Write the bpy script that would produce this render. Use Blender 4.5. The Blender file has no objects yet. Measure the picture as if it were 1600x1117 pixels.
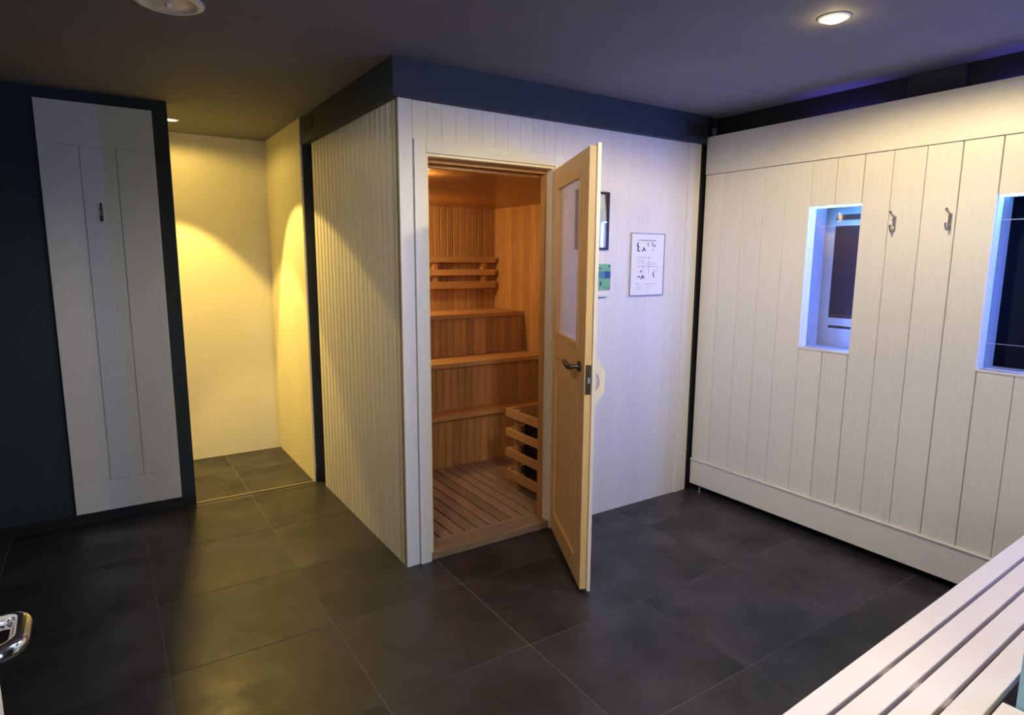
import bpy, bmesh, math, random
from mathutils import Vector, Matrix
random.seed(7)
S = bpy.context.scene
C = S.collection
PI = math.pi

# ---------------------------------------------------------------- camera
cx, cy, cz = -1.15372, -2.68269, 1.5
yaw, pitch, roll, foc = 0.581373, 0.155481, 0.005913, 974.217
fw = Vector((math.sin(yaw)*math.cos(pitch), math.cos(yaw)*math.cos(pitch), -math.sin(pitch)))
r0 = Vector((math.cos(yaw), -math.sin(yaw), 0))
u0 = r0.cross(fw)
rr = r0*math.cos(roll) + u0*math.sin(roll)
uu = -r0*math.sin(roll) + u0*math.cos(roll)
cam = bpy.data.objects.new('camera', bpy.data.cameras.new('camera'))
cam.data.sensor_width = 36
cam.data.lens = foc/1600*36
cam.data.clip_start = 0.02
cam.matrix_world = Matrix(((rr.x, uu.x, -fw.x, cx), (rr.y, uu.y, -fw.y, cy), (rr.z, uu.z, -fw.z, cz), (0, 0, 0, 1)))
C.objects.link(cam); S.camera = cam

# ---------------------------------------------------------------- world, exposure, lights
w = bpy.data.worlds.new('world'); S.world = w; w.use_nodes = True
w.node_tree.nodes['Background'].inputs[0].default_value = (0.55, 0.62, 0.8, 1)
w.node_tree.nodes['Background'].inputs[1].default_value = 0.02
S.view_settings.view_transform = 'Standard'
S.view_settings.look = 'None'
S.view_settings.exposure = 0.0
S.view_settings.gamma = 1.0
S.view_settings.use_curve_mapping = False

WARM = (1.0, 0.67, 0.15)
def spot(name, loc, half, power, col, blend=0.15, size=0.03, rot=(0, 0, 0)):
    l = bpy.data.lights.new(name, 'SPOT'); l.energy = power; l.color = col
    l.spot_size = 2*math.radians(half); l.spot_blend = blend; l.shadow_soft_size = size
    o = bpy.data.objects.new(name, l); o.location = loc; o.rotation_euler = rot; C.objects.link(o); return o
def area(name, loc, rot, sx, sy, power, col):
    l = bpy.data.lights.new(name, 'AREA'); l.shape = 'RECTANGLE'; l.size = sx; l.size_y = sy
    l.energy = power; l.color = col
    o = bpy.data.objects.new(name, l); o.location = loc; o.rotation_euler = rot; C.objects.link(o); return o
def point(name, loc, power, col, size=0.04):
    l = bpy.data.lights.new(name, 'POINT'); l.energy = power; l.color = col; l.shadow_soft_size = size
    o = bpy.data.objects.new(name, l); o.location = loc; C.objects.link(o); return o

CEIL = 2.362
# lamp in the alcove: tight beam and wide spill of one reflector
spot('alcove_beam', (-0.70, 1.945, CEIL-0.012), 38.5, 165, WARM, 0.20)
spot('alcove_spill', (-0.70, 1.945, CEIL-0.012), 37, 170, WARM, 0.10, 0.03,
     Vector((-0.207, 0.3685, 0.906)).to_track_quat('Z', 'Y').to_euler())
spot('alcove_wide', (-0.70, 1.945, CEIL-0.012), 86, 19, WARM, 0.3)
# lamp in the room
spot('room_beam', (1.113, -1.314, CEIL-0.012), 36, 115, (1.0, 0.74, 0.40), 0.6)
spot('room_spill', (1.113, -1.314, CEIL-0.012), 86, 135, (1.0, 0.78, 0.42), 0.28)
point('room_glow', (1.113, -1.314, CEIL-0.034), 0.55, (1.0, 0.78, 0.30), 0.008)
# unseen ceiling lamps added to lift the front wall, door and cabin side
spot('near_fill_beam', (0.05, -2.0, CEIL-0.012), 85, 105, (0.95, 0.93, 1.0), 0.30)
spot('side_fill_beam', (-1.45, -2.05, CEIL-0.012), 34, 125, (1.0, 0.88, 0.74), 0.7, 0.10,
     Vector((-2.0, -2.0, 1.35)).to_track_quat('Z', 'Y').to_euler())
area('rear_fill', (-0.6, -4.1, 1.35), (PI/2, 0, 0), 1.4, 1.7, 16, (0.70, 0.84, 1.0))  # added soft cool fill, the rear wall is closed here
# sauna lamp
point('sauna_lamp_bulb', (0.30, 1.60, 1.66), 27, (1.0, 0.76, 0.36), 0.06)
point('sauna_door_fill_bulb', (0.22, 0.24, 1.86), 2.5, (1.0, 0.80, 0.50), 0.04)  # second lamp added for a glow on the ceiling near the door

# ---------------------------------------------------------------- materials
def new_mat(name):
    m = bpy.data.materials.new(name); m.use_nodes = True
    return m, m.node_tree, m.node_tree.nodes['Principled BSDF']
def mat(name, col, rough=0.5, metal=0.0, noise=0.0, nscale=8.0, bump=0.0, bscale=60.0, stretch=(1, 1, 1), rand=0.0, spec=0.5, coat=0.0, stain=0.0, col2=None):
    m, nt, b = new_mat(name); N = nt.nodes.new; L = nt.links.new
    b.inputs['Roughness'].default_value = rough; b.inputs['Metallic'].default_value = metal
    b.inputs['Specular IOR Level'].default_value = spec
    b.inputs['Coat Weight'].default_value = coat; b.inputs['Coat Roughness'].default_value = 0.15
    b.inputs['Base Color'].default_value = (*col, 1)
    tc = N('ShaderNodeTexCoord'); mp = N('ShaderNodeMapping'); L(tc.outputs['Object'], mp.inputs[0])
    mp.inputs['Scale'].default_value = stretch
    oi = N('ShaderNodeObjectInfo')
    ad = N('ShaderNodeVectorMath'); ad.operation = 'ADD'; L(mp.outputs[0], ad.inputs[0])
    sc = N('ShaderNodeMath'); sc.operation = 'MULTIPLY'; sc.inputs[1].default_value = 37.0; L(oi.outputs['Random'], sc.inputs[0])
    L(sc.outputs[0], ad.inputs[1])
    if noise > 0 or rand > 0 or col2:
        n = N('ShaderNodeTexNoise'); n.inputs['Scale'].default_value = nscale; n.inputs['Detail'].default_value = 8; n.inputs['Roughness'].default_value = 0.6
        L(ad.outputs[0], n.inputs['Vector'])
        mix = N('ShaderNodeMix'); mix.data_type = 'RGBA'
        c2 = col2 or tuple(max(0, c*(1-noise)) for c in col)
        c1 = tuple(min(1, c*(1+noise*0.6)) for c in col) if not col2 else col
        mix.inputs[6].default_value = (*c2, 1); mix.inputs[7].default_value = (*c1, 1)
        rp = N('ShaderNodeMapRange'); rp.inputs[1].default_value = 0.3; rp.inputs[2].default_value = 0.7
        L(n.outputs[0], rp.inputs[0]); L(rp.outputs[0], mix.inputs[0])
        hs = N('ShaderNodeHueSaturation'); L(mix.outputs[2], hs.inputs['Color'])
        mr = N('ShaderNodeMapRange'); mr.inputs[3].default_value = 1-rand; mr.inputs[4].default_value = 1+rand
        L(oi.outputs['Random'], mr.inputs[0]); L(mr.outputs[0], hs.inputs['Value'])
        L(hs.outputs[0], b.inputs['Base Color'])
        if stain > 0:
            rm = N('ShaderNodeMapRange'); rm.inputs[1].default_value = 0.3; rm.inputs[2].default_value = 0.7
            rm.inputs[3].default_value = rough-stain; rm.inputs[4].default_value = rough+stain
            L(n.outputs[0], rm.inputs[0]); L(rm.outputs[0], b.inputs['Roughness'])
    if bump > 0:
        n2 = N('ShaderNodeTexNoise'); n2.inputs['Scale'].default_value = bscale; n2.inputs['Detail'].default_value = 4
        L(ad.outputs[0], n2.inputs['Vector'])
        bp = N('ShaderNodeBump'); bp.inputs['Strength'].default_value = bump; bp.inputs['Distance'].default_value = 0.004
        L(n2.outputs[0], bp.inputs['Height']); L(bp.outputs[0], b.inputs['Normal'])
    return m
def emis(name, col, strength):
    m, nt, b = new_mat(name)
    b.inputs['Base Color'].default_value = (0.8, 0.8, 0.8, 1)
    b.inputs['Emission Color'].default_value = (*col, 1); b.inputs['Emission Strength'].default_value = strength
    return m
M = {}
M['white'] = mat('white_painted_wood', (0.74, 0.72, 0.68), 0.42, noise=0.05, nscale=14, stretch=(6, 6, 0.7), rand=0.03, bump=0.12, bscale=30)
M['white_h'] = mat('white_painted_wood_flat', (0.74, 0.72, 0.68), 0.42, noise=0.05, nscale=14, stretch=(1, 1, 6), rand=0.02, bump=0.10, bscale=30)
M['plaster'] = mat('cream_plaster', (0.76, 0.72, 0.58), 0.8, noise=0.05, nscale=3, bump=0.25, bscale=45)
M['navy'] = mat('dark_petrol_paint', (0.018, 0.030, 0.038), 0.7, noise=0.15, nscale=4, bump=0.15, bscale=120)
M['fascia'] = mat('slate_blue_paint', (0.026, 0.038, 0.060), 0.65, noise=0.08, nscale=4, bump=0.15, bscale=120)
M['ceil'] = mat('anthracite_ceiling_paint', (0.19, 0.183, 0.198), 0.85, noise=0.08, nscale=3, bump=0.2, bscale=150)
M['black'] = mat('black_paint', (0.008, 0.008, 0.009), 0.5)
M['bracket'] = mat('charcoal_paint', (0.03, 0.032, 0.04), 0.7)
M['tile'] = mat('anthracite_stone_tile', (0.010, 0.0095, 0.011), 0.40, noise=0.0, nscale=3.2, rand=0.12, bump=0.10, bscale=70, stain=0.13, spec=0.38, col2=(0.046, 0.041, 0.045))
M['grout'] = mat('pale_grout', (0.13, 0.12, 0.12), 0.8, noise=0.2, nscale=20)
def pine(name, st, c=(0.56, 0.29, 0.095), c2=(0.40, 0.18, 0.05), rand=0.16, rough=0.5):
    return mat(name, c, rough, nscale=9, stretch=st, rand=rand, bump=0.12, bscale=24, col2=c2)
M['pine_z'] = pine('aspen_upright_grain', (9, 9, 0.6))
M['pine_x'] = pine('aspen_long_grain', (0.6, 9, 9))
M['pine_y'] = pine('aspen_deep_grain', (9, 0.6, 9))
M['ceilpine'] = pine('cedar_ceiling_grain', (0.6, 9, 9), (0.42, 0.17, 0.04), (0.24, 0.085, 0.018), rough=0.28)
M['bench'] = pine('bench_grain', (0.6, 9, 9), (0.64, 0.34, 0.12), (0.48, 0.23, 0.07))
M['deck'] = pine('duckboard_grain', (9, 0.6, 9), (0.36, 0.23, 0.14), (0.23, 0.135, 0.085), rough=0.6)
M['door'] = pine('sauna_door_grain_upright', (9, 9, 0.5), (0.80, 0.54, 0.24), (0.70, 0.44, 0.18), rand=0.05)
M['door_h'] = pine('sauna_door_grain_cross', (0.6, 9, 9), (0.80, 0.54, 0.24), (0.70, 0.44, 0.18), rand=0.05)
M['sill'] = mat('worn_threshold_wood', (0.34, 0.22, 0.12), 0.7, nscale=10, stretch=(0.6, 6, 6), col2=(0.20, 0.13, 0.08), bump=0.2)
M['edge'] = mat('lit_door_edge_wood', (0.86, 0.58, 0.24), 0.45, noise=0.1, nscale=8, stretch=(9, 9, 0.6))  # edge wood lightened for the light falling on it
M['cream'] = mat('cream_varnished_wood', (0.82, 0.74, 0.55), 0.4, noise=0.05, nscale=10)
M['chrome'] = mat('chrome', (0.78, 0.78, 0.8), 0.12, metal=1.0)
M['steel'] = mat('brushed_steel', (0.45, 0.44, 0.43), 0.32, metal=1.0)
M['darkmetal'] = mat('dark_bronze_metal', (0.10, 0.075, 0.055), 0.38, metal=0.9)
M['stone'] = mat('heater_stone', (0.06, 0.055, 0.05), 0.9, noise=0.4, nscale=10, bump=0.5, bscale=20)
M['bluegrey'] = mat('pale_blue_grey_paint', (0.34, 0.58, 0.66), 0.6, noise=0.05, nscale=4, bump=0.1, bscale=100)
M['brown'] = mat('dark_brown_door_panel', (0.045, 0.022, 0.018), 0.45, noise=0.15, nscale=6)
M['night'] = mat('unlit_cabin_paint', (0.01, 0.01, 0.014), 0.8)
M['beige'] = mat('beige_plaster', (0.34, 0.29, 0.24), 0.8)
M['slat'] = mat('glossy_white_slat_paint', (0.87, 0.78, 0.68), 0.25, noise=0.03, nscale=8, rand=0.02, spec=0.6)
M['plastic'] = mat('white_plastic', (0.72, 0.71, 0.68), 0.45)
M['blackframe'] = mat('black_picture_frame', (0.006, 0.006, 0.02), 0.35)
M['paper'] = mat('white_paper', (0.80, 0.80, 0.80), 0.7)
M['palepaper'] = mat('pale_blue_paper', (0.50, 0.60, 0.86), 0.6)
M['ink'] = mat('dark_ink', (0.05, 0.05, 0.12), 0.6)
M['greyink'] = mat('grey_ink', (0.33, 0.33, 0.42), 0.6)
M['green'] = mat('green_sign_print', (0.16, 0.42, 0.20), 0.5)
M['teal'] = mat('teal_sign_print', (0.05, 0.22, 0.26), 0.5)
M['blueink'] = mat('navy_sign_print', (0.02, 0.06, 0.22), 0.5)
M['lamp'] = emis('lamp_glow_warm', (1.0, 0.84, 0.40), 2.2)
M['lamp_room'] = emis('lamp_glow_room', (1.0, 0.82, 0.28), 2.4)
M['led_blue'] = emis('led_blue', (0.07, 0.18, 1.0), 95)
M['led_cyan'] = emis('led_cyan', (0.10, 0.50, 1.0), 70)
M['led_fill'] = emis('led_blue_fill', (0.10, 0.19, 1.0), 420)  # strong strip of the added third window
M['led_ceiling_fill'] = emis('led_violet_ceiling_fill', (0.14, 0.10, 1.0), 26)  # added lines that tint the ceiling edge blue
def glass(name, rough=0.02, tint=(0.96, 0.98, 1.0)):
    m, nt, b = new_mat(name)
    N = nt.nodes.new; L = nt.links.new
    tr = N('ShaderNodeBsdfTransparent'); tr.inputs[0].default_value = (*tint, 1)
    gl = N('ShaderNodeBsdfGlossy'); gl.inputs['Roughness'].default_value = rough
    fr = N('ShaderNodeFresnel'); fr.inputs[0].default_value = 1.5
    mx = N('ShaderNodeMixShader'); L(fr.outputs[0], mx.inputs[0]); L(tr.outputs[0], mx.inputs[1]); L(gl.outputs[0], mx.inputs[2])
    L(mx.outputs[0], nt.nodes['Material Output'].inputs[0])
    return m
M['glass'] = glass('clear_glass')
def frosted():
    m, nt, b = new_mat('frosted_door_glass'); N = nt.nodes.new; L = nt.links.new
    tr = N('ShaderNodeBsdfTransparent'); tr.inputs[0].default_value = (0.9, 0.86, 0.86, 1)
    b.inputs['Base Color'].default_value = (0.62, 0.56, 0.58, 1); b.inputs['Roughness'].default_value = 0.18
    mx = N('ShaderNodeMixShader'); mx.inputs[0].default_value = 0.45
    L(tr.outputs[0], mx.inputs[1]); L(b.outputs[0], mx.inputs[2]); L(mx.outputs[0], nt.nodes['Material Output'].inputs[0])
    return m
M['frosted'] = frosted()

# ---------------------------------------------------------------- helpers
def add_box(bm, x0, x1, y0, y1, z0, z1, bev=0.0):
    ps = [(x, y, z) for z in (z0, z1) for y in (y0, y1) for x in (x0, x1)]
    v = [bm.verts.new(p) for p in ps]
    fs = [bm.faces.new([v[i] for i in q]) for q in ((0, 2, 3, 1), (4, 5, 7, 6), (0, 1, 5, 4), (2, 6, 7, 3), (0, 4, 6, 2), (1, 3, 7, 5))]
    if bev > 0:
        es = list({e for f in fs for e in f.edges})
        bmesh.ops.bevel(bm, geom=es, offset=bev, segments=2, affect='EDGES', profile=0.5)
def add_cyl(bm, c, r, h, axis='z', n=24, r2=None):
    m = Matrix.Translation(c)
    if axis == 'x': m = m @ Matrix.Rotation(PI/2, 4, 'Y')
    if axis == 'y': m = m @ Matrix.Rotation(PI/2, 4, 'X')
    bmesh.ops.create_cone(bm, cap_ends=True, segments=n, radius1=r, radius2=r if r2 is None else r2, depth=h, matrix=m)
def add_tube(bm, pts, r, n=10, flat=1.0, closed=False):
    pts = [Vector(p) for p in pts]; rings = []
    N = len(pts)
    up = Vector((0, 0, 1))
    for i, p in enumerate(pts):
        a = pts[i-1] if (i > 0 or closed) else p; b = pts[(i+1) % N] if (i < N-1 or closed) else p
        t = (b-a).normalized()
        s = t.cross(up)
        if s.length < 0.05: s = t.cross(Vector((1, 0, 0)))
        s.normalize(); q = s.cross(t).normalized()
        rad = r[i] if isinstance(r, (list, tuple)) else r
        rings.append([bm.verts.new(p + s*math.cos(2*PI*k/n)*rad + q*math.sin(2*PI*k/n)*rad*flat) for k in range(n)])
    R = range(N if closed else N-1)
    for i in R:
        A, B = rings[i], rings[(i+1) % N]
        for k in range(n): bm.faces.new((A[k], A[(k+1) % n], B[(k+1) % n], B[k]))
    if not closed:
        bm.faces.new(list(reversed(rings[0]))); bm.faces.new(rings[-1])
def finish(name, bm, m, parent=None, loc=(0, 0, 0), rotz=0, smooth=False, kind=None):
    bmesh.ops.recalc_face_normals(bm, faces=bm.faces)
    me = bpy.data.meshes.new(name); bm.to_mesh(me); bm.free(); me.materials.append(m)
    if smooth:
        for p in me.polygons: p.use_smooth = True
        me.set_sharp_from_angle(angle=math.radians(40))
    return link(name, me, parent, loc, rotz, kind)
def link(name, me, parent=None, loc=(0, 0, 0), rotz=0, kind=None):
    o = bpy.data.objects.new(name, me); o.location = loc; o.rotation_euler = (0, 0, rotz)
    C.objects.link(o)
    if parent: o.parent = parent
    if kind: o['kind'] = kind
    return o
def box(name, m, x0, x1, y0, y1, z0, z1, parent=None, bev=0.0, kind=None, loc=(0, 0, 0), rotz=0):
    bm = bmesh.new(); add_box(bm, x0, x1, y0, y1, z0, z1, bev)
    return finish(name, bm, m, parent, loc, rotz, kind=kind)
def struct(name, m, *b, bev=0.0):
    return box(name, m, *b, bev=bev, kind='structure')
def thing(name, label, cat, loc=(0, 0, 0), rotz=0, group=None, kind=None):
    o = link(name, None, None, loc, rotz)
    o.empty_display_size = 0.1
    tag(o, label, cat, group, kind); return o
def tag(o, label=None, cat=None, group=None, kind=None):
    if label: o['label'] = label
    if cat: o['category'] = cat
    if group: o['group'] = group
    if kind: o['kind'] = kind
    return o
# a plank: upright, width along local x, front face towards local -y, chamfered long edges, all planks of a size share one mesh
PC = {}
def plank_mesh(wd, ln, t=0.012, c=0.003, m=None, axis='z'):
    key = (round(wd, 4), round(ln, 4), t, c, m.name, axis)
    if key in PC: return PC[key]
    h = wd/2
    prof = [(-h, 0), (-h, -t+c), (-h+c, -t), (h-c, -t), (h, -t+c), (h, 0)]
    bm = bmesh.new()
    if axis == 'z': f = lambda p, s: (p[0], p[1], s)
    A = [bm.verts.new((p[0], p[1], 0)) for p in prof]; B = [bm.verts.new((p[0], p[1], ln)) for p in prof]
    n = len(prof)
    for i in range(n): bm.faces.new((A[i], A[(i+1) % n], B[(i+1) % n], B[i]))
    bm.faces.new(A); bm.faces.new(B)
    bmesh.ops.recalc_face_normals(bm, faces=bm.faces)
    me = bpy.data.meshes.new('plank'); bm.to_mesh(me); bm.free(); me.materials.append(m)
    PC[key] = me; return me
def plank_row(parent, m, origin, rotz, a0, a1, z0, z1, pitch, gap=0.002, t=0.012, c=0.003, holes=(), start=None):
    """planks side by side along a wall; origin + rotz place the wall line (local x), a0..a1 the run, holes = (b0,b1,h0,h1)"""
    ca, sa = math.cos(rotz), math.sin(rotz)
    edges = [a0]
    x = (start if start is not None else a0+pitch)
    while x < a1-0.012: edges.append(x); x += pitch
    edges.append(a1)
    for e0, e1 in zip(edges[:-1], edges[1:]):
        segs = [(z0, z1)]
        mid = (e0+e1)/2
        for (b0, b1, h0, h1) in holes:
            if b0 < mid < b1:
                ns = []
                for s0, s1 in segs:
                    if h0 > s0: ns.append((s0, min(s1, h0)))
                    if h1 < s1: ns.append((max(s0, h1), s1))
                segs = ns
        for s0, s1 in segs:
            if s1-s0 < 0.01: continue
            me = plank_mesh(e1-e0-gap, s1-s0, t, c, m)
            link('plank', me, parent, (origin[0]+ca*mid, origin[1]+sa*mid, s0), rotz)

# ---------------------------------------------------------------- setting: floor with tiles
floor = struct('floor', M['grout'], -2.5, 2.2, -4.3, 2.5, -0.06, -0.0015)
TX0, TX, TY0, TY = 0.15, 0.604, -0.84, 0.5545
def tile(x0, x1, y0, y1):
    if x1-x0 < 0.02 or y1-y0 < 0.02: return
    bm = bmesh.new(); add_box(bm, x0, x1, y0, y1, -0.0015, 0.0)
    finish('tile', bm, M['tile'], floor)
G = 0.0022
for i in range(-5, 5):
    for j in range(-7, 7):
        x0 = TX0+i*TX+G; x1 = TX0+(i+1)*TX-G; y0 = TY0+j*TY+G; y1 = TY0+(j+1)*TY-G
        x0 = max(x0, -2.45); x1 = min(x1, 2.12); y0 = max(y0, -4.2); y1 = min(y1, 2.395)
        if x1 <= x0 or y1 <= y0: continue
        if y0 >= 0 and x0 >= 0: continue
        if y0 > -0.3 and y0 < 0 and x0 > 0: y1 = min(y1, 0.0)
        if y0 >= 1.44 and x0 < -1.32: continue
        if y0 < 1.446 < y1:                                   # cut by the drain slot at the alcove
            tile(x0, x1, y0, 1.436)
            if x1 > -1.3: tile(x0, x1, 1.462, y1)
            continue
        tile(x0, x1, y0, y1)
slot = box('drain_slot', M['black'], -0.765, -0.042, 1.437, 1.452, -0.0015, 0.0004, parent=floor)
box('sill_edge', M['beige'], -0.765, -0.042, 1.452, 1.461, -0.0015, 0.003, parent=floor)

ceiling = struct('ceiling', M['ceil'], -2.5, 2.3, -4.3, 2.5, CEIL, CEIL+0.08)

# ---------------------------------------------------------------- walls of the room
YB = 1.446
wall_back = struct('wall_back', M['navy'], -2.5, -0.765, YB, YB+0.08, 0, CEIL)
struct('wall_back_strip', M['navy'], -0.030, 0.35, YB, YB+0.05, 0, CEIL).name = 'wall_back_corner'
struct('wall_left', M['navy'], -2.5, -2.4, -4.2, YB, 0, CEIL)
struct('wall_rear', M['navy'], -2.4, 2.2, -4.3, -4.2, 0, CEIL)
bb = struct('baseboard_back', M['black'], -2.4, -0.767, YB-0.012, YB, 0, 0.064, bev=0.002)
struct('baseboard_corner', M['black'], -0.032, 0.011, YB-0.012, YB, 0, 0.075)
# alcove
struct('wall_alcove_back', M['plaster'], -1.4, 0.0, 2.395, 2.45, 0, CEIL)
struct('wall_alcove_right', M['plaster'], -0.042, -0.030, YB-0.004, 2.395, 0, CEIL)
struct('wall_alcove_left', M['plaster'], -1.4, -1.32, YB+0.08, 2.395, 0, CEIL)

# ---------------------------------------------------------------- sauna cabin, outside
HS = 2.213
front = struct('wall_front', M['white'], 0.0, 0.13, 0.012, 0.075, 0, HS)
for b in ((0.13, 0.86, 0.012, 0.075, 1.985, HS), (0.86, 2.0, 0.012, 0.075, 0, HS)):
    box('panel_backing', M['white'], *b, parent=front)
plank_row(front, M['white'], (0, 0.012), 0, 0.07, 0.92, 0.0, HS, 0.073, gap=0.0009, c=0.0010, t=0.010,
          holes=((0.0, 0.93, -0.1, 2.035),))
plank_row(front, M['white'], (0, 0.012), 0, 0.92, 1.88, 0.0, HS, 0.080, gap=0.0004, c=0.0005, t=0.010)
box('corner_board', M['white'], 0.0, 0.066, -0.004, 0.012, 0, HS, parent=front, bev=0.0015)
box('corner_post', M['white'], 1.88, 1.935, -0.010, 0.012, 0, HS, parent=front, bev=0.003)
box('corner_post', M['white'], 1.938, 1.985, -0.004, 0.012, 0, HS, parent=front, bev=0.003)
# door casing
trim = struct('trim_1', M['white'], 0.070, 0.128, -0.014, 0.012, 0.0, 2.035, bev=0.002)
box('casing_board', M['white'], 0.862, 0.920, -0.014, 0.012, 0.0, 2.035, parent=trim, bev=0.002)
box('casing_board', M['white_h'], 0.1285, 0.8615, -0.014, 0.012, 1.978, 2.035, parent=trim, bev=0.002)
jamb = struct('trim_2', M['cream'], 0.128, 0.140, -0.006, 0.08, 0.045, 1.966)
box('head_lining', M['cream'], 0.128, 0.862, -0.006, 0.08, 1.966, 1.9775, parent=jamb)
box('jamb_lining', M['cream'], 0.850, 0.862, -0.006, 0.08, 0.045, 1.966, parent=jamb)
box('door_stop', M['pine_z'], 0.838, 0.850, 0.045, 0.08, 0.045, 1.966, parent=jamb)
box('door_stop', M['pine_x'], 0.140, 0.838, 0.045, 0.08, 1.945, 1.966, parent=jamb)
box('threshold', M['sill'], 0.130, 0.862, -0.004, 0.10, 0.0, 0.044, parent=jamb, bev=0.004)
side = struct('wall_side', M['white'], 0.012, 0.06, 0.012, 1.34, 0, HS)
plank_row(side, M['white'], (0.012, 1.352), -PI/2, 0.012, 1.352, 0.0, HS, 0.0645, gap=0.0045, t=0.012, c=0.005)

struct('trim_8', M['black'], 1.991, 2.059, -0.0155, 0.06, 2.2005, CEIL)
struct('dark_gap_filler', M['black'], 1.9855, 2.055, 0.0, 0.02, 0, 2.2)  # black strip paints in the darkness of the gap by the right wall
# fascia between cabin and ceiling
fas = struct('trim_3', M['fascia'], -0.035, 1.99, -0.035, 0.06, HS-0.012, CEIL)
fl = struct('trim_4', M['fascia'], -0.035, 0.06, 0.06, YB, HS-0.012, CEIL)
struct('cabin_top', M['night'], 0.06, 2.0, 0.06, 2.05, HS+0.01, HS+0.03).name = 'ceiling_cabin'

def louvre(loc, rotz, wd, ht, label, nfin):
    t = thing('vent_grille', label, 'vent', loc, rotz)
    bm = bmesh.new()
    add_box(bm, -wd/2, wd/2, -0.004, 0, 0, 0.006); add_box(bm, -wd/2, wd/2, -0.004, 0, ht-0.006, ht)
    add_box(bm, -wd/2, -wd/2+0.006, -0.004, 0, 0, ht); add_box(bm, wd/2-0.006, wd/2, -0.004, 0, 0, ht)
    finish('frame', bm, M['bracket'], t)
    bm = bmesh.new(); add_box(bm, -wd/2+0.006, wd/2-0.006, -0.001, 0, 0.006, ht-0.006); finish('backing', bm, M['black'], t)
    for k in range(nfin):
        z = 0.01+(ht-0.02)*(k+0.5)/nfin
        bm = bmesh.new(); add_box(bm, -wd/2+0.006, wd/2-0.006, -0.004, -0.001, z-0.0015, z+0.0015); finish('fin', bm, M['bracket'], t)
louvre((1.895, -0.0355, 2.228), 0, 0.165, 0.082, 'small black louvred vent in the slate blue fascia where the cabin meets the right wall', 6)
louvre((-0.0355, 1.25, 2.255), -PI/2, 0.17, 0.075, 'small dark louvred vent in the fascia beside the yellow-lit alcove', 6)

# ---------------------------------------------------------------- sauna cabin, inside
XR, YI, ZI = 1.72, 1.97, 1.935
def istruct(name, *b): return struct(name, M['pine_z'], *b)
ib = istruct('wall_inner_back', 0.075, XR+0.04, YI, YI+0.05, 0, ZI)
plank_row(ib, M['pine_z'], (0, YI), 0, 0.09, XR, 1.075, ZI, 0.058, gap=0.0025, t=0.012, c=0.004)
ir = istruct('wall_inner_right', XR, XR+0.05, 0.08, YI, 0, ZI)
plank_row(ir, M['pine_z'], (XR, YI), -PI/2, 0.012, YI-0.09, 0.05, ZI, 0.088, gap=0.0016, t=0.010, c=0.002)
il = istruct('wall_inner_left', 0.062, 0.075, 0.08, YI, 0, ZI)
plank_row(il, M['pine_z'], (0.075, 0.08), PI/2, 0.0, YI-0.10, 0.05, ZI, 0.088, gap=0.003, t=0.010, c=0.004)
istruct('wall_inner_front', 0.865, XR, 0.0755, 0.08, 0, ZI)
ic = struct('ceiling_sauna', M['ceilpine'], 0.062, XR+0.04, 0.0755, YI+0.04, ZI, ZI+0.03)
y = 0.08
while y < YI-0.03:
    y1 = min(y+0.088, YI-0.012)
    me = plank_mesh(y1-y-0.003, XR-0.013-0.088, 0.010, 0.004, M['ceilpine'])
    o = link('plank', me, ic, (0, 0, 0))
    # lay the plank along x, face down
    o.matrix_basis = Matrix(((0, 0, 1, 0.088), (1, 0, 0, (y+y1)/2), (0, 1, 0, ZI), (0, 0, 0, 1)))
    y = y1
ifl = struct('floor_sauna', M['night'], 0.062, XR, 0.081, YI, 0.0, 0.012)

def bench(name, label, y0, y1, ztop, riser_y, z_foot, x1, nboards, cat='bench'):
    t = thing(name, label, cat, (0.9, riser_y, z_foot))
    inv = lambda v: (v[0]-0.9, v[1]-riser_y, v[2]-z_foot)
    x0 = 0.088
    th = 0.034
    wv = (y1-y0)/nboards
    for k in range(nboards):
        g = 0.003
        bm = bmesh.new(); add_box(bm, x0-0.9, x1-0.9, y0+k*wv-riser_y, y0+(k+1)*wv-g-riser_y, ztop-th-z_foot, ztop-z_foot, 0.003)
        finish('seat_board', bm, M['bench'], t)
    # riser of upright planks
    xx = x0; ht = ztop-th-z_foot-0.001
    while xx < x1-0.02:
        xe = min(xx+0.058, x1)
        me = plank_mesh(xe-xx-0.0025, ht, 0.010, 0.004, M['pine_z'])
        link('plank', me, t, ((xx+xe)/2-0.9, 0.010, 0)); xx = xe
    bm = bmesh.new(); add_box(bm, x0-0.9, x1-0.9, 0.0105, 0.024, 0, ht); finish('riser_backing', bm, M['pine_z'], t)
    return t
XB = XR-0.012
bench('sauna_bench', 'lowest and narrowest step bench in the sauna, behind the heater guard', 1.075, 1.236, 0.427, 1.105, 0.04, XB, 2)
bench('sauna_bench', 'middle step bench of the sauna, between the narrow low step and the top seat', 1.215, 1.516, 0.768, 1.238, 0.04, XB, 3)
bench('sauna_bench', 'topmost and deepest sauna bench under the slatted backrest', 1.495, YI-0.013, 1.088, 1.518, 0.04, XB, 5)

# slatted backrest on the back wall
t = thing('wooden_rail_rack', 'three-rail slatted wooden backrest on the sauna back wall above the top bench', 'rail rack', (1.2, YI-0.012, 1.27))
for z0, z1 in ((0.205, 0.253), (0.10, 0.148), (-0.008, 0.050)):
    bm = bmesh.new(); add_box(bm, -1.05, 0.475, -0.075, -0.053, z0, z1, 0.004); finish('rail', bm, M['bench'], t)
for xx in (-0.75, -0.10, 0.355):
    bm = bmesh.new(); add_box(bm, xx, xx+0.04, -0.0525, 0, 0.0, 0.25, 0.003); finish('post', bm, M['pine_z'], t)

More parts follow.
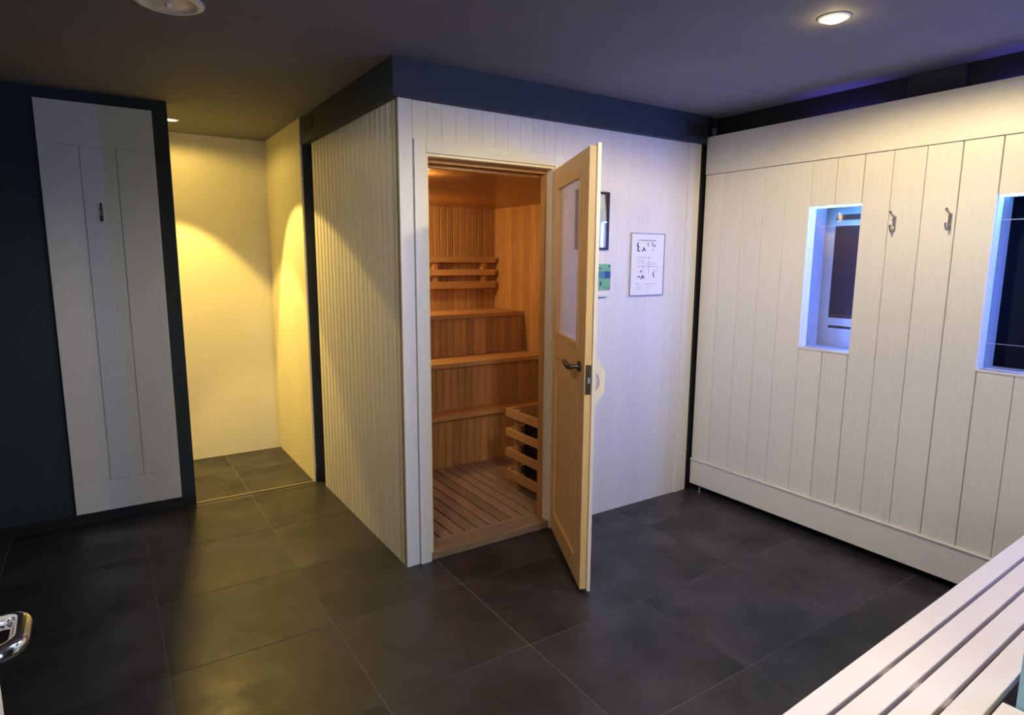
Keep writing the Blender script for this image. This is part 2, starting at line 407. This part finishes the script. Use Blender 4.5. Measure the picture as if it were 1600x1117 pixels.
# duckboard
deck = thing('duckboard', 'brown slatted duckboard covering the sauna floor', 'duckboard', (0.6, 0.58, 0.012))
def clipped_slat(x, ang, y0, y1):
    pass
XD0, XD1 = 0.090, XB
x = XD0
while x < XD1-0.03:
    x2 = min(x+0.076, XD1)
    bm = bmesh.new(); add_box(bm, x-0.6, x2-0.009-0.6, 0.118-0.58, 1.10-0.58, 0.016, 0.038, 0.002)
    finish('slat', bm, M['deck'], deck); x = x2
for yy in (0.2, 0.62, 1.0):
    bm = bmesh.new(); add_box(bm, XD0-0.6, XD1-0.6, yy-0.58, yy+0.04-0.58, 0.0, 0.016); finish('bearer', bm, M['deck'], deck)
bm = bmesh.new(); add_box(bm, 0.141-0.6, 0.849-0.6, 0.1005-0.58, 0.1165-0.58, 0.010, 0.038, 0.002); finish('edge_board', bm, M['deck'], deck)

# heater and its guard
gx0, gx1, gy0, gy1 = 0.93, 1.42, 0.125, 0.56
g = thing('heater_guard', 'four-rail slatted wooden guard round the sauna heater', 'guard rail', (gx0, gy1, 0.05))
for z0, z1 in ((0.068, 0.128), (0.209, 0.264), (0.344, 0.394), (0.470, 0.524)):
    bm = bmesh.new(); add_box(bm, 0.0, 0.020, gy0-gy1, 0.0, z0, z1, 0.003); finish('rail', bm, M['bench'], g)
    bm = bmesh.new(); add_box(bm, 0.0205, gx1-gx0, -0.020, 0.0, z0, z1, 0.003); finish('rail', bm, M['bench'], g)
for (px, py) in ((0.0205, -0.10), (0.0205, gy0-gy1+0.01), (gx1-gx0-0.05, -0.0605)):
    bm = bmesh.new(); add_box(bm, px, px+0.036, py, py+0.04, 0.001, 0.52, 0.003); finish('post', bm, M['pine_z'], g)
h = thing('sauna_heater', 'black electric sauna heater filled with stones, behind the slatted guard', 'heater', (1.20, 0.32, 0.051))
bm = bmesh.new(); add_box(bm, -0.19, 0.16, -0.14, 0.15, 0.06, 0.44, 0.01); finish('casing', bm, M['black'], h)
for a, b in ((-.12, -.10), (.12, -.10), (-.12, .10), (.12, .10)):
    bm = bmesh.new(); add_box(bm, a-0.01, a+0.01, b-0.01, b+0.01, 0.0, 0.06); finish('foot', bm, M['steel'], h)
bm = bmesh.new(); add_box(bm, -0.15, 0.15, -0.1415, -0.1405, 0.40, 0.43); finish('trim_strip', bm, M['steel'], h)
for k in range(26):
    a, b = random.uniform(-.125, .125), random.uniform(-.105, .105)
    bm = bmesh.new(); bmesh.ops.create_icosphere(bm, subdivisions=2, radius=random.uniform(.022, .034))
    for v in bm.verts: v.co = Vector((v.co.x*1.15, v.co.y, v.co.z*0.8))*(1+random.uniform(-.12, .12)) + Vector((a, b, 0.452+random.uniform(0, .02)))
    finish('stone', bm, M['stone'], h)
# wooden bucket top seen behind the guard is the heater rim block
# wall lamp of the sauna, and one added by the door for ceiling glow
for (lx, ly, lz, lb, rr_, e) in ((0.088, 1.60, 1.595, 'small globe lamp on the left inner sauna wall above the top bench', 0.045, 6), (0.088, 0.24, 1.80, 'added small globe lamp on the left inner sauna wall beside the door', 0.035, 2)):
    t = thing('sauna_lamp', lb, 'lamp', (lx, ly, lz))
    bm = bmesh.new(); add_box(bm, 0.0, 0.012, -0.05, 0.05, 0.0, 0.13, 0.003); finish('base', bm, M['pine_z'], t)
    bm = bmesh.new(); bmesh.ops.create_uvsphere(bm, u_segments=16, v_segments=10, radius=rr_, matrix=Matrix.Translation((0.06, 0, 0.065)))
    finish('globe', bm, emis('sauna_globe', (1.0, 0.75, 0.4), e), t, smooth=True)

# ---------------------------------------------------------------- sauna door, standing open
HX, HY = 0.858, -0.018
FX, FY = 0.556, -0.649
L_ = math.hypot(FX-HX, FY-HY)
ang = math.atan2(FY-HY, FX-HX)          # local +x runs from hinge to free edge; inner face looks to local -y
door = link('door_1', None, None, (HX, HY, 0.0), ang)
door.empty_display_size = 0.1; tag(door, kind='structure')
Z0, Z1, TH = 0.022, 1.962, 0.040
def dbox(name, m, x0, x1, y0, y1, z0, z1, bev=0.0, parent=None):
    bm = bmesh.new(); add_box(bm, x0, x1, y0, y1, z0, z1, bev); return finish(name, bm, m, parent or door)
GX0, GX1, GZ0, GZ1 = 0.085, 0.545, 1.115, 1.872
# local y: inner face at y=0, outwards (other side) y=+TH ; inner face must look to local -y
dbox('stile', M['door'], 0.0, GX0, 0, TH-0.010, Z0, Z1, 0.002)
dbox('stile', M['door'], GX1+0.03, L_, 0, TH-0.010, Z0, Z1, 0.002)
dbox('top_rail', M['door_h'], GX0, GX1+0.03, 0, TH-0.010, GZ1, Z1, 0.002)
dbox('lock_rail', M['door_h'], GX0, GX1+0.03, 0, TH-0.010, 1.0, GZ0, 0.002)
dbox('bottom_rail', M['door_h'], GX0, GX1+0.03, 0, TH-0.010, Z0, 0.125, 0.002)
n = 9; wv = (GX1+0.03-GX0)/n
for k in range(n):
    me = plank_mesh(wv-0.002, 0.875, 0.016, 0.003, M['door'])
    link('plank', me, door, (GX0+(k+0.5)*wv, TH-0.012, 0.125))
# glazing beads
def bead(x0, x1, z0, z1, bw=0.020, y0=-0.006, y1=0.008):
    bm = bmesh.new()
    add_box(bm, x0, x1, y0, y1, z0, z0+bw, 0.003); add_box(bm, x0, x1, y0, y1, z1-bw, z1, 0.003)
    add_box(bm, x0, x0+bw, y0, y1, z0+bw, z1-bw, 0.003); add_box(bm, x1-bw, x1, y0, y1, z0+bw, z1-bw, 0.003)
    return bm
finish('glazing_bead', bead(GX0, GX1+0.03, GZ0, GZ1), M['door'], door)
dbox('pane', M['frosted'], GX0+0.002, GX1+0.028, 0.012, 0.016, GZ0+0.002, GZ1-0.002)
# outer white facing, a lip wider than the leaf
bm = bmesh.new(); y0, y1 = TH-0.010+0.0005, TH+0.006
add_box(bm, -0.005, GX0, y0, y1, Z0-0.005, Z1+0.01); add_box(bm, GX1+0.03, L_+0.014, y0, y1, Z0-0.005, Z1+0.01)
add_box(bm, GX0, GX1+0.03, y0, y1, GZ1, Z1+0.01); add_box(bm, GX0, GX1+0.03, y0, y1, Z0-0.005, GZ0)
o = finish('outer_facing', bm, M['cream'], door); o['label'] = 'cream white outer facing of the door'
dbox('edge_strip', M['edge'], L_, L_+0.0015, 0.002, TH-0.014, Z0, 0.924).name = 'edge_strip'
dbox('edge_strip', M['edge'], L_, L_+0.0015, 0.002, TH-0.014, 1.056, Z1)
# lock
o = dbox('lock_plate', M['darkmetal'], L_, L_+0.002, 0.004, TH-0.012, 0.925, 1.055); o['label'] = 'dark metal lock plate on the door edge'
dbox('latch', M['steel'], L_+0.0021, L_+0.010, 0.012, 0.024, 0.975, 1.0, 0.001, parent=o)
bm = bmesh.new()
add_cyl(bm, (0.615, -0.004, 1.035), 0.024, 0.008, 'y', 20)
add_cyl(bm, (0.615, -0.025, 1.035), 0.010, 0.04, 'y', 14)
add_tube(bm, [(0.622, -0.047, 1.033), (0.60, -0.052, 1.036), (0.56, -0.053, 1.042), (0.52, -0.050, 1.043), (0.485, -0.040, 1.036)], [0.010, 0.012, 0.011, 0.010, 0.008], 10, 1.2)
o = finish('lever_handle', bm, M['darkmetal'], door, smooth=True); o['label'] = 'dark bronze lever handle'
# octagonal pull on the outer side: a D-shaped block with a round hole
oct_pts = [(0.0, -0.10), (0.036, -0.10), (0.040, -0.078), (0.064, -0.048), (0.067, 0.048), (0.042, 0.078), (0.038, 0.10), (0.0, 0.10)]
hole = [(0.010+0.027*math.cos(a)*(1 if math.cos(a) > 0 else 0.3), 0.043*math.sin(a)) for a in [2*PI*k/24 for k in range(24)]]
bm = bmesh.new()
HXp = 0.600; zc = 0.965
ov = [bm.verts.new((HXp, TH+0.006+p[0], zc+p[1])) for p in oct_pts]
hv = [bm.verts.new((HXp, TH+0.006+0.004+p[0], zc+p[1])) for p in hole]
oe = [bm.edges.new((ov[i], ov[(i+1) % 8])) for i in range(8)]
he = [bm.edges.new((hv[i], hv[(i+1) % 24])) for i in range(24)]
bmesh.ops.triangle_fill(bm, use_beauty=True, edges=oe+he)
ret = bmesh.ops.extrude_face_region(bm, geom=bm.faces[:])
bmesh.ops.translate(bm, verts=[v for v in ret['geom'] if isinstance(v, bmesh.types.BMVert)], vec=(0.030, 0, 0))
o = finish('pull_handle', bm, M['cream'], door); o['label'] = 'cream wooden octagonal pull handle with round hole'
for zz in (0.25, 1.0, 1.75):
    bm = bmesh.new(); add_cyl(bm, (-0.006, TH-0.004, zz), 0.006, 0.09, 'z', 12); finish('hinge', bm, M['steel'], door, smooth=True)

# ---------------------------------------------------------------- pictures and signs on the sauna front
t = thing('picture_frame', 'black framed notice hanging on the sauna front, half hidden by the open door', 'picture', (1.13, 0.0, 1.557))
bm = bmesh.new(); fwid, fh, fb = 0.118, 0.315, 0.014
add_box(bm, -fwid, fwid, -0.009, 0, 0, fb); add_box(bm, -fwid, fwid, -0.009, 0, fh-fb, fh)
add_box(bm, -fwid, -fwid+fb, -0.009, 0, fb, fh-fb); add_box(bm, fwid-fb, fwid, -0.009, 0, fb, fh-fb)
finish('frame', bm, M['blackframe'], t)
bm = bmesh.new(); add_box(bm, -fwid+fb, fwid-fb, -0.003, 0, fb, fh-fb); o = finish('mount', bm, M['paper'], t)
bm = bmesh.new(); add_box(bm, -0.07, 0.075, -0.0042, -0.0031, 0.02, 0.225); o = finish('print', bm, M['palepaper'], t); o['label'] = 'pale blue printed sheet'
bm = bmesh.new()
for k in range(11): add_box(bm, 0.018+random.uniform(-.006, .004), 0.030+random.uniform(-.004, .004), -0.0050, -0.0043, 0.125+k*0.007, 0.129+k*0.007)
finish('lettering', bm, M['greyink'], t, kind='stuff')
bm = bmesh.new(); add_box(bm, -fwid+fb, fwid-fb, -0.0070, -0.0062, fb, fh-fb); finish('glass', bm, M['glass'], t)

t = thing('safety_sign', 'green sauna rules sign with a dark blue box, beside the door edge', 'sign', (1.185, 0.0, 1.333))
bm = bmesh.new(); add_box(bm, -0.09, 0.088, -0.004, 0, 0, 0.146, 0.001); finish('plate', bm, M['green'], t)
bm = bmesh.new(); add_box(bm, -0.086, 0.040, -0.005, -0.0041, 0.066, 0.106); finish('teal_field', bm, M['teal'], t)
bm = bmesh.new(); add_box(bm, 0.043, 0.086, -0.005, -0.0041, 0.066, 0.106); finish('blue_field', bm, M['blueink'], t)
bm = bmesh.new()
tri = [(0.006, 0.028), (0.028, 0.028), (0.022, 0.038), (0.025, 0.038), (0.0175, 0.054), (0.010, 0.038), (0.013, 0.038)]
fv = [bm.verts.new((p[0]-0.002, -0.005, p[1])) for p in tri]; bv = [bm.verts.new((p[0]-0.002, -0.0041, p[1])) for p in tri]
bm.faces.new(fv); bm.faces.new(bv)
for i in range(7): bm.faces.new((fv[i], fv[(i+1) % 7], bv[(i+1) % 7], bv[i]))
finish('tree_mark', bm, M['blueink'], t)
for q, bx in enumerate(((0.0140, 0.017, 0.021, 0.0275), (0.033, 0.042, 0.017, 0.021), (0.045, 0.056, 0.014, 0.018), (0.070, 0.080, 0.128, 0.138), (0.070, 0.080, 0.008, 0.016), (-0.07, 0.02, 0.118, 0.124))):
    bm = bmesh.new(); add_box(bm, bx[0], bx[1], -0.005, -0.0041, bx[2], bx[3]); finish('printed_mark', bm, M['blueink'], t)
t = thing('hygrometer_ledge', 'thin white ledge strip on the sauna front just under the green sign', 'strip', (1.175, 0.0, 1.297))
bm = bmesh.new(); add_box(bm, -0.07, 0.075, -0.018, 0, 0, 0.016, 0.002); finish('strip', bm, M['plastic'], t)
bm = bmesh.new(); add_box(bm, -0.07, 0.060, -0.010, 0, -0.005, -0.0005); finish('under_strip', bm, M['greyink'], t)

t = thing('instruction_poster', 'white framed instruction poster with small figures, right of the black picture', 'poster', (1.557, 0.0, 1.296))
PW, PH = 0.138, 0.362
bm = bmesh.new(); add_box(bm, -PW, PW, -0.006, 0, 0, PH, 0.0015); finish('board', bm, M['paper'], t)
bm = bmesh.new()
add_box(bm, -PW, -PW+0.004, -0.012, -0.0061, 0, PH); add_box(bm, PW-0.003, PW, -0.012, -0.0061, 0, PH)
add_box(bm, -PW+0.004, PW-0.003, -0.012, -0.0061, 0, 0.004); add_box(bm, -PW+0.004, PW-0.003, -0.012, -0.0061, PH-0.003, PH)
finish('clip_frame', bm, M['greyink'], t)
def ink(boxes, nm='lines', m=None):
    if nm == 'rule':
        for a, b, z0, z1 in boxes:
            bm = bmesh.new(); add_box(bm, a, b, -0.0072, -0.0061, z0, z1); finish(nm, bm, m or M['greyink'], t)
        return
    bm = bmesh.new()
    for a, b, z0, z1 in boxes: add_box(bm, a, b, -0.0072, -0.0061, z0, z1)
    finish(nm, bm, m or M['greyink'], t, kind='stuff')
ttl = [(a, a+0.006*random.uniform(.5, 1), 0.318, 0.323) for a in [-0.078+0.0078*i for i in range(19)]]
ink(ttl, 'title', M['ink'])
ink([(-0.085, 0.03, 0.221, 0.2235), (-0.09, 0.09, 0.168, 0.1705), (-0.035, -0.0335, 0.13, 0.22), (0.012, 0.0135, 0.13, 0.22), (-0.09, -0.06, 0.068, 0.070), (-0.02, 0.085, 0.066, 0.068)], 'rule')
sm = []
for rx, rz in ((-.08, .05), (-.08, .035), (.0, .05), (.0, .035), (-.01, .19), (-.01, .18), (.03, .19), (.03, .18), (.05, .14), (.05, .15), (-.08, .20), (-.08, .19)):
    for q in range(5): sm.append((rx+q*0.008, rx+q*0.008+0.005, rz, rz+0.0022))
ink(sm, 'lettering')
fig = []
def figure(x, z, s, pose):
    out = []
    add = lambda pts, r: out.append((pts, r))
    if pose == 0:
        add([(x, z), (x+0.2*s, z+0.5*s)], .13*s); add([(x+.2*s, z+.5*s), (x-.1*s, z+.9*s)], .15*s); add([(x-.1*s, z+.9*s), (x+.1*s, z+1.3*s)], .10*s); add([(x, z), (x+.5*s, z-.15*s)], .09*s)
    elif pose == 1:
        add([(x-.4*s, z), (x, z+.5*s)], .12*s); add([(x, z+.5*s), (x+.4*s, z+.1*s)], .12*s); add([(x, z+.5*s), (x+.1*s, z+.7*s)], .12*s)
    else:
        add([(x-.5*s, z), (x+.1*s, z+.08*s)], .10*s); add([(x+.1*s, z+.08*s), (x+.2*s, z+.2*s)], .08*s)
    return out
SH = [figure(-.082, .262, .034, 0), figure(-.032, .258, .030, 1), figure(-.06, .108, .03, 2), figure(-.035, .098, .03, 1), figure(-.05, .135, .018, 1), figure(.0, .290, .014, 0), figure(.035, .292, .014, 0), figure(.055, .285, .018, 1), figure(.052, .11, .022, 0), figure(.045, .262, .012, 1)]
for shp in SH:
  bm = bmesh.new()
  for a in shp:
    (p0, p1), r = a
    d = Vector((p1[0]-p0[0], 0, p1[1]-p0[1])); nrm = Vector((-d.z, 0, d.x)).normalized()*r
    A = Vector((p0[0], -0.0073, p0[1])); B = Vector((p1[0], -0.0073, p1[1]))
    q = [A-nrm-d*.15, A+nrm-d*.15, B+nrm+d*.15, B-nrm+d*.15]
    fv = [bm.verts.new(v) for v in q]; bv = [bm.verts.new(v+Vector((0, 0.001, 0))) for v in q]
    bm.faces.new(fv); bm.faces.new(bv)
    for i in range(4): bm.faces.new((fv[i], fv[(i+1) % 4], bv[(i+1) % 4], bv[i]))
  finish('figure', bm, M['ink'], t)

# ---------------------------------------------------------------- white panel on the dark wall, left
t = thing('wall_panel', 'tall white plank panel with one coat hook on the dark left-hand wall', 'panel', (-1.105, YB, 0.068))
X0, X1 = -0.264, 0.262
def pbox(nm, m, *b, bev=0.0015): bm = bmesh.new(); add_box(bm, *b, bev); return finish(nm, bm, m, t)
pbox('backing', M['white'], X0, X1, -0.010, -0.0005, 0, 2.232, bev=0)
pbox('top_board', M['white_h'], X0, X1, -0.0215, -0.0102, 2.013, 2.232)
pbox('bottom_board', M['white_h'], X0, X1, -0.0215, -0.0102, 0, 0.178)
for a, b in ((X0, -0.0905), (-0.0875, 0.0745), (0.0775, X1)):
    me = plank_mesh(b-a, 1.832, 0.012, 0.002, M['white'])
    link('plank', me, t, ((a+b)/2, -0.0102, 0.180))

def coat_hook(loc, rotz, label, group=None, m='steel', flip=1):
    t = thing('coat_hook', label, 'hook', loc, rotz, group)
    bm = bmesh.new(); add_box(bm, -0.008, 0.008, -0.003, 0, -0.042, 0.030, 0.001); finish('plate', bm, M[m], t)
    bm = bmesh.new(); add_tube(bm, [(0, -0.003, 0.022), (0, -0.012, 0.030), (0, -0.030, 0.036), (0, -0.046, 0.047)], [0.005, 0.0045, 0.0045, 0.006], 8); finish('upper_prong', bm, M[m], t, smooth=True)
    bm = bmesh.new(); add_tube(bm, [(0, -0.003, -0.020), (0, -0.012, -0.036), (0, -0.028, -0.040), (0, -0.038, -0.026), (0, -0.040, -0.012)], [0.005, 0.0045, 0.0045, 0.0045, 0.006], 8); finish('lower_prong', bm, M[m], t, smooth=True)
coat_hook((-1.118, YB-0.0223, 1.735), 0, 'dark metal coat hook on the grey-white panel at the left', m='darkmetal')

# ---------------------------------------------------------------- right wall: plank cladding with two lit niches
W = 2.021
wr = struct('wall_right', M['night'], 2.12, 2.16, -4.2, 0.0, 0, CEIL)
H1 = (-1.0, -0.715, 1.040, 1.786)
H2 = (-1.86, -1.553, 1.040, 1.782)
wd_ = 0.1387
yl = -0.016
yend = -3.3
hl = [(0.985-0.285, 0.985, 1.040, 1.786)]
# carcass behind the planks, in pieces round the two window openings
clad = struct('wall_right_cladding', M['white_h'], W+0.013, W+0.035, yend, yl, 0.045, 1.040)
for b in ((W+0.013, W+0.035, yend, yl, 1.786, 2.245), (W+0.013, W+0.035, -0.713, yl, 1.040, 1.786), (W+0.013, W+0.035, -1.555, -0.987, 1.040, 1.786), (W+0.013, W+0.035, -2.398, -1.845, 1.040, 1.786), (W+0.013, W+0.035, yend, -2.692, 1.040, 1.786)):
    box('backing', M['white_h'], *b, parent=clad)
box('header_board', M['white_h'], W-0.004, W+0.013, yend, yl, 2.022, 2.245, parent=clad, bev=0.002)
box('plinth_board', M['white_h'], W-0.006, W+0.013, yend, yl, 0.045, 0.208, parent=clad, bev=0.002)
box('plinth_ledge', M['white_h'], W-0.012, W+0.013, yend, yl, 0.2082, 0.216, parent=clad, bev=0.001)
edges = [0.016, 0.15, 0.2945, 0.432, 0.568, 0.715, 0.847, 0.986, 1.12, 1.263, 1.404, 1.553, 1.69, 1.84, 1.98, 2.12, 2.26, 2.40, 2.54, 2.69, 2.83, 2.97, 3.11, 3.3]
holes = [(0.715, 0.986, 1.0295, 1.786), (1.553, 1.84, 1.0295, 1.782), (2.40, 2.69, 1.0295, 1.782)]
for k, (a, b) in enumerate(zip(edges[:-1], edges[1:])):
    segs = [(0.2165, 2.0185)]; mid = (a+b)/2
    for (h0, h1, z0, z1) in holes:
        if h0 < mid < h1: segs = [(0.2165, z0), (z1, 2.0185)]
    for s0, s1 in segs:
        gp = 0.0022
        if b in (0.986, 1.553): gp = 0.006      # the wider joints of the hinged leaves
        me = plank_mesh(b-a-gp, s1-s0, 0.013, 0.002, M['white'])
        link('plank', me, clad, (W+0.013, -mid, s0), -PI/2)
# kick space, recess above, brackets
struct('trim_5', M['black'], 2.10, 2.119, yend, -0.016, 0.0, 0.045)
rc = struct('trim_6', M['black'], 2.10, 2.119, -4.1, -0.016, 2.25, CEIL)
box('bracket_panel', M['bracket'], 2.085, 2.099, -1.357, -1.118, 2.22, CEIL-0.002, parent=rc)
t = thing('levelling_foot', 'small chrome levelling foot under the right wall cladding beside the sauna corner', 'foot', (2.035, -0.085, 0.0))
bm = bmesh.new(); add_cyl(bm, (0, 0, 0.003), 0.014, 0.006, 'z', 20); finish('pad', bm, M['chrome'], t)
bm = bmesh.new(); add_cyl(bm, (0, 0, 0.0255), 0.006, 0.038, 'z', 14); add_cyl(bm, (0, 0, 0.020), 0.010, 0.007, 'z', 6); finish('stem', bm, M['chrome'], t)
coat_hook((W-0.0005, -1.150, 1.685), -PI/2, 'steel coat hook nearer the first lit window, on the right plank wall')
coat_hook((W-0.0005, -1.384, 1.685), -PI/2, 'steel coat hook nearer the cropped second window, on the right plank wall')

def niche(idx, y0, y1, z0, z1):          # y0 < y1
    wn = box('window_%d' % idx, M['white_h'], W+0.0132, 2.185, y1, y1+0.010, z0, z1, kind='structure')
    box('reveal', M['white_h'], W+0.0132, 2.185, y0-0.010, y0, z0, z1, parent=wn)
    box('reveal_top', M['white_h'], W+0.0132, 2.185, y0-0.010, y1+0.010, z1, z1+0.010, parent=wn)
    box('sill', M['white_h'], W-0.004, 2.185, y0-0.010, y1+0.010, z0-0.010, z0, parent=wn)
    box('pane', M['glass'], 2.084, 2.087, y0, y1, z0, z1, parent=wn)
    bm = bmesh.new()
    add_box(bm, 2.0828, 2.0839, y0, y1, z1-0.103, z1-0.100); add_box(bm, 2.0828, 2.0839, y0, y1, z0+0.110, z0+0.112)
    add_box(bm, 2.0828, 2.0839, y1-0.0015, y1, z0, z1)
    finish('glazing_line', bm, M['greyink'], wn)
    # led lines: along the head of the niche and down the hidden near reveal
    o = box('led_strip', M['led_cyan'], 2.060, 2.070, y0+0.004, y1-0.004, z1-0.005, z1-0.0005, parent=wn); o['label'] = 'glowing cyan-blue LED line'
    o = box('led_strip', M['led_fill'] if idx == 3 else M['led_blue'], 2.050, 2.066, y0+0.0005, y0+0.005, z0+0.01, z1-0.012, parent=wn); o['label'] = 'glowing blue LED line'
    box('led_strip', M['led_blue'], 2.120, 2.124, y0+0.0005, y0+0.004, z0+0.01, z1-0.012, parent=wn)
    return wn
w1 = niche(1, -0.985, -0.715, 1.040, 1.786)
w2 = niche(2, -1.84, -1.553, 1.040, 1.782)
w3_added = niche(3, -2.69, -2.40, 1.040, 1.782)  # unseen third window, added to throw more blue light into the room
struct('wall_right_gap', M['night'], 2.118, 2.1185, -0.5, -0.49, 1, 1.01).name = 'wall_right_seam'
bpy.data.objects.remove(bpy.data.objects['wall_right_seam'])
# what stands behind the panes
xd = 2.235
d3 = struct('door_3', M['brown'], xd+0.006, xd+0.03, -0.96, -0.74, 1.192, 1.693)
for b in ((xd, xd+0.03, -1.2, -0.96, 0.9, 2.0), (xd, xd+0.03, -0.74, -0.55, 0.9, 2.0), (xd, xd+0.03, -0.96, -0.74, 1.693, 1.722), (xd, xd+0.03, -0.96, -0.74, 1.752, 2.0), (xd, xd+0.03, -0.96, -0.74, 1.150, 1.192), (xd, xd+0.03, -0.96, -0.74, 0.9, 1.132)):
    box('frame_board', M['white_h'], *b, parent=d3)
box('dark_slot', M['brown'], xd+0.012, xd+0.03, -0.96, -0.74, 1.722, 1.752, parent=d3)
box('dark_slot', M['brown'], xd+0.012, xd+0.03, -0.96, -0.74, 1.132, 1.150, parent=d3)
struct('wall_cabin_back', M['night'], 2.55, 2.58, -3.0, -1.25, 0.8, 2.0)
struct('wall_cabin_side', M['beige'], 2.25, 2.28, -2.3, -1.735, 0.8, 1.30)

# the wall at x=2.12 must be open behind the windows: rebuild it in pieces
bpy.data.objects.remove(wr)
wr = struct('wall_right', M['night'], 2.12, 2.16, -4.2, 0.0, 0, 1.03)
for b in ((2.12, 2.16, -4.2, 0.0, 1.797, CEIL), (2.12, 2.16, -0.704, 0.0, 1.03, 1.797), (2.12, 2.16, -1.542, -0.996, 1.03, 1.797), (2.12, 2.16, -2.389, -1.851, 1.03, 1.797), (2.12, 2.16, -4.2, -2.701, 1.03, 1.797)):
    box('wall_piece', M['night'], *b, parent=wr)
# hidden blue led lines added behind the cladding top to tint the ceiling
for (a, b) in ((-1.0, -0.62), (-1.80, -1.45)):
    o = box('led_strip', M['led_ceiling_fill'], 2.064, 2.072, a, b, 2.226, 2.232); o.name = 'led_strip'
    tag(o, 'added thin blue LED line hidden behind the top of the cladding above the %s lit window' % ('first' if a == -1.0 else 'second'), 'led strip', 'added LED lines behind the cladding top')

# ---------------------------------------------------------------- ceiling fittings
def downlight(x, y, label, m, group='recessed ceiling spotlights', r=0.043, drop=0.2):
    t = thing('ceiling_spotlight', label, 'ceiling light', (x, y, CEIL), 0, group)
    bm = bmesh.new()
    ro, ri, n = r+0.006, r-0.004, 32
    prof = [(ro, -0.0005), (ro, -0.003), (ri+0.003, -0.006), (ri, -0.004), (ri, -0.0005)]
    rings = [[bm.verts.new((p[0]*math.cos(2*PI*k/n), p[0]*math.sin(2*PI*k/n), p[1])) for k in range(n)] for p in prof]
    for A, B in zip(rings, rings[1:]+rings[:1]):
        for k in range(n): bm.faces.new((A[k], A[(k+1) % n], B[(k+1) % n], B[k]))
    finish('rim', bm, M['plastic'], t, smooth=True)
    bm = bmesh.new()
    bmesh.ops.create_uvsphere(bm, u_segments=24, v_segments=12, radius=ri-0.001)
    bmesh.ops.delete(bm, geom=[v for v in bm.verts if v.co.z > 0.001], context='VERTS')
    for v in bm.verts: v.co.z = v.co.z*drop - 0.0006
    finish('lens', bm, m, t, smooth=True)
downlight(-0.70, 1.945, 'small lit ceiling spotlight in the yellow alcove', M['lamp'])
downlight(1.113, -1.314, 'bright warm ceiling spotlight near the top right of the room', M['lamp_room'], r=0.048, drop=0.42)
downlight(-1.45, -2.05, 'added unseen ceiling spotlight behind the entrance door leaf', M['lamp'])  # fixture added for the side fill
downlight(0.05, -2.0, 'added unseen ceiling spotlight just above the near edge of the view', M['lamp'])  # fixture added for the near fill
t = thing('ceiling_vent', 'round white unlit disc vent on the dark ceiling', 'vent', (-0.885, -0.135, CEIL))
bm = bmesh.new(); n = 48
prof = [(0.112, -0.0005), (0.112, -0.006), (0.100, -0.012), (0.088, -0.012), (0.084, -0.009), (0.05, -0.010), (0.0001, -0.012)]
rings = [[bm.verts.new((p[0]*math.cos(2*PI*k/n), p[0]*math.sin(2*PI*k/n), p[1])) for k in range(n)] for p in prof]
for A, B in zip(rings[:-1], rings[1:]):
    for k in range(n): bm.faces.new((A[k], A[(k+1) % n], B[(k+1) % n], B[k]))
bm.faces.new(rings[0]); finish('disc', bm, M['plastic'], t, smooth=True)
bm = bmesh.new(); add_cyl(bm, (0, 0, -0.017), 0.009, 0.010, 'z', 20, 0.012); finish('centre_knob', bm, M['cream'], t, smooth=True)

# ---------------------------------------------------------------- slatted bench, front right
BA = math.radians(2.5)
bt = thing('slatted_bench', 'glossy white slatted bench in the bottom right foreground', 'bench', (0.099, -1.933, 0), BA)
for k in range(4):
    bm = bmesh.new(); add_box(bm, -0.25, 1.74, -0.0715*k-0.0605, -0.0715*k, 0.425, 0.45, 0.003); finish('slat', bm, M['slat'], bt)
for k in range(4, 7):
    bm = bmesh.new(); add_box(bm, -0.25, 0.482, -0.0715*k-0.0605, -0.0715*k, 0.425, 0.45, 0.003); finish('slat', bm, M['slat'], bt)
bm = bmesh.new(); add_box(bm, -0.20, -0.15, -0.49, -0.01, 0.385, 0.4245); finish('bearer', bm, M['slat'], bt)
bm = bmesh.new(); add_box(bm, 0.38, 0.43, -0.49, -0.01, 0.385, 0.4245); finish('bearer', bm, M['slat'], bt)
bm = bmesh.new(); add_box(bm, 1.55, 1.60, -0.27, -0.01, 0.385, 0.4245); finish('bearer', bm, M['slat'], bt)
for lx, ly in ((-0.20, -0.06), (-0.20, -0.48), (0.38, -0.48), (0.38, -0.06), (1.55, -0.06), (1.55, -0.26)):
    bm = bmesh.new(); add_box(bm, lx, lx+0.05, ly, ly+0.05, 0.0, 0.3845, 0.003); finish('leg', bm, M['slat'], bt)
# pillar at the right edge
struct('wall_pillar', M['bluegrey'], 0.60, 0.74, -2.46, -2.222, 0, CEIL)

# ---------------------------------------------------------------- entrance door leaf with lever, bottom left
LX, LY = -1.28, -1.862
leaf = link('door_2', None, None, (LX, LY, 0)); tag(leaf, kind='structure'); leaf.empty_display_size = 0.1
bm = bmesh.new(); add_box(bm, -0.040, 0, -0.80, 0, 0.01, 2.03, 0.002); finish('leaf', bm, M['white'], leaf)
bm = bmesh.new()
zl = 1.135
add_cyl(bm, (0.004, -0.053, zl), 0.024, 0.008, 'x', 24)
pts = [(0.008, -0.053, zl), (0.018, -0.053, zl)]
for k in range(7): a = PI/2*(1-k/6); pts.append((0.019+0.014*math.cos(a), -0.067+0.014*math.sin(a), zl))
for k in range(9): a = -PI/2*k/8; pts.append((0.013+0.020*math.cos(a), -0.100+0.020*math.sin(a), zl))
pts.append((0.004, -0.121, zl))
add_tube(bm, pts, 0.0085, 16, 1.0)
o = finish('lever_handle', bm, M['chrome'], leaf, smooth=True); o['label'] = 'polished chrome lever handle'
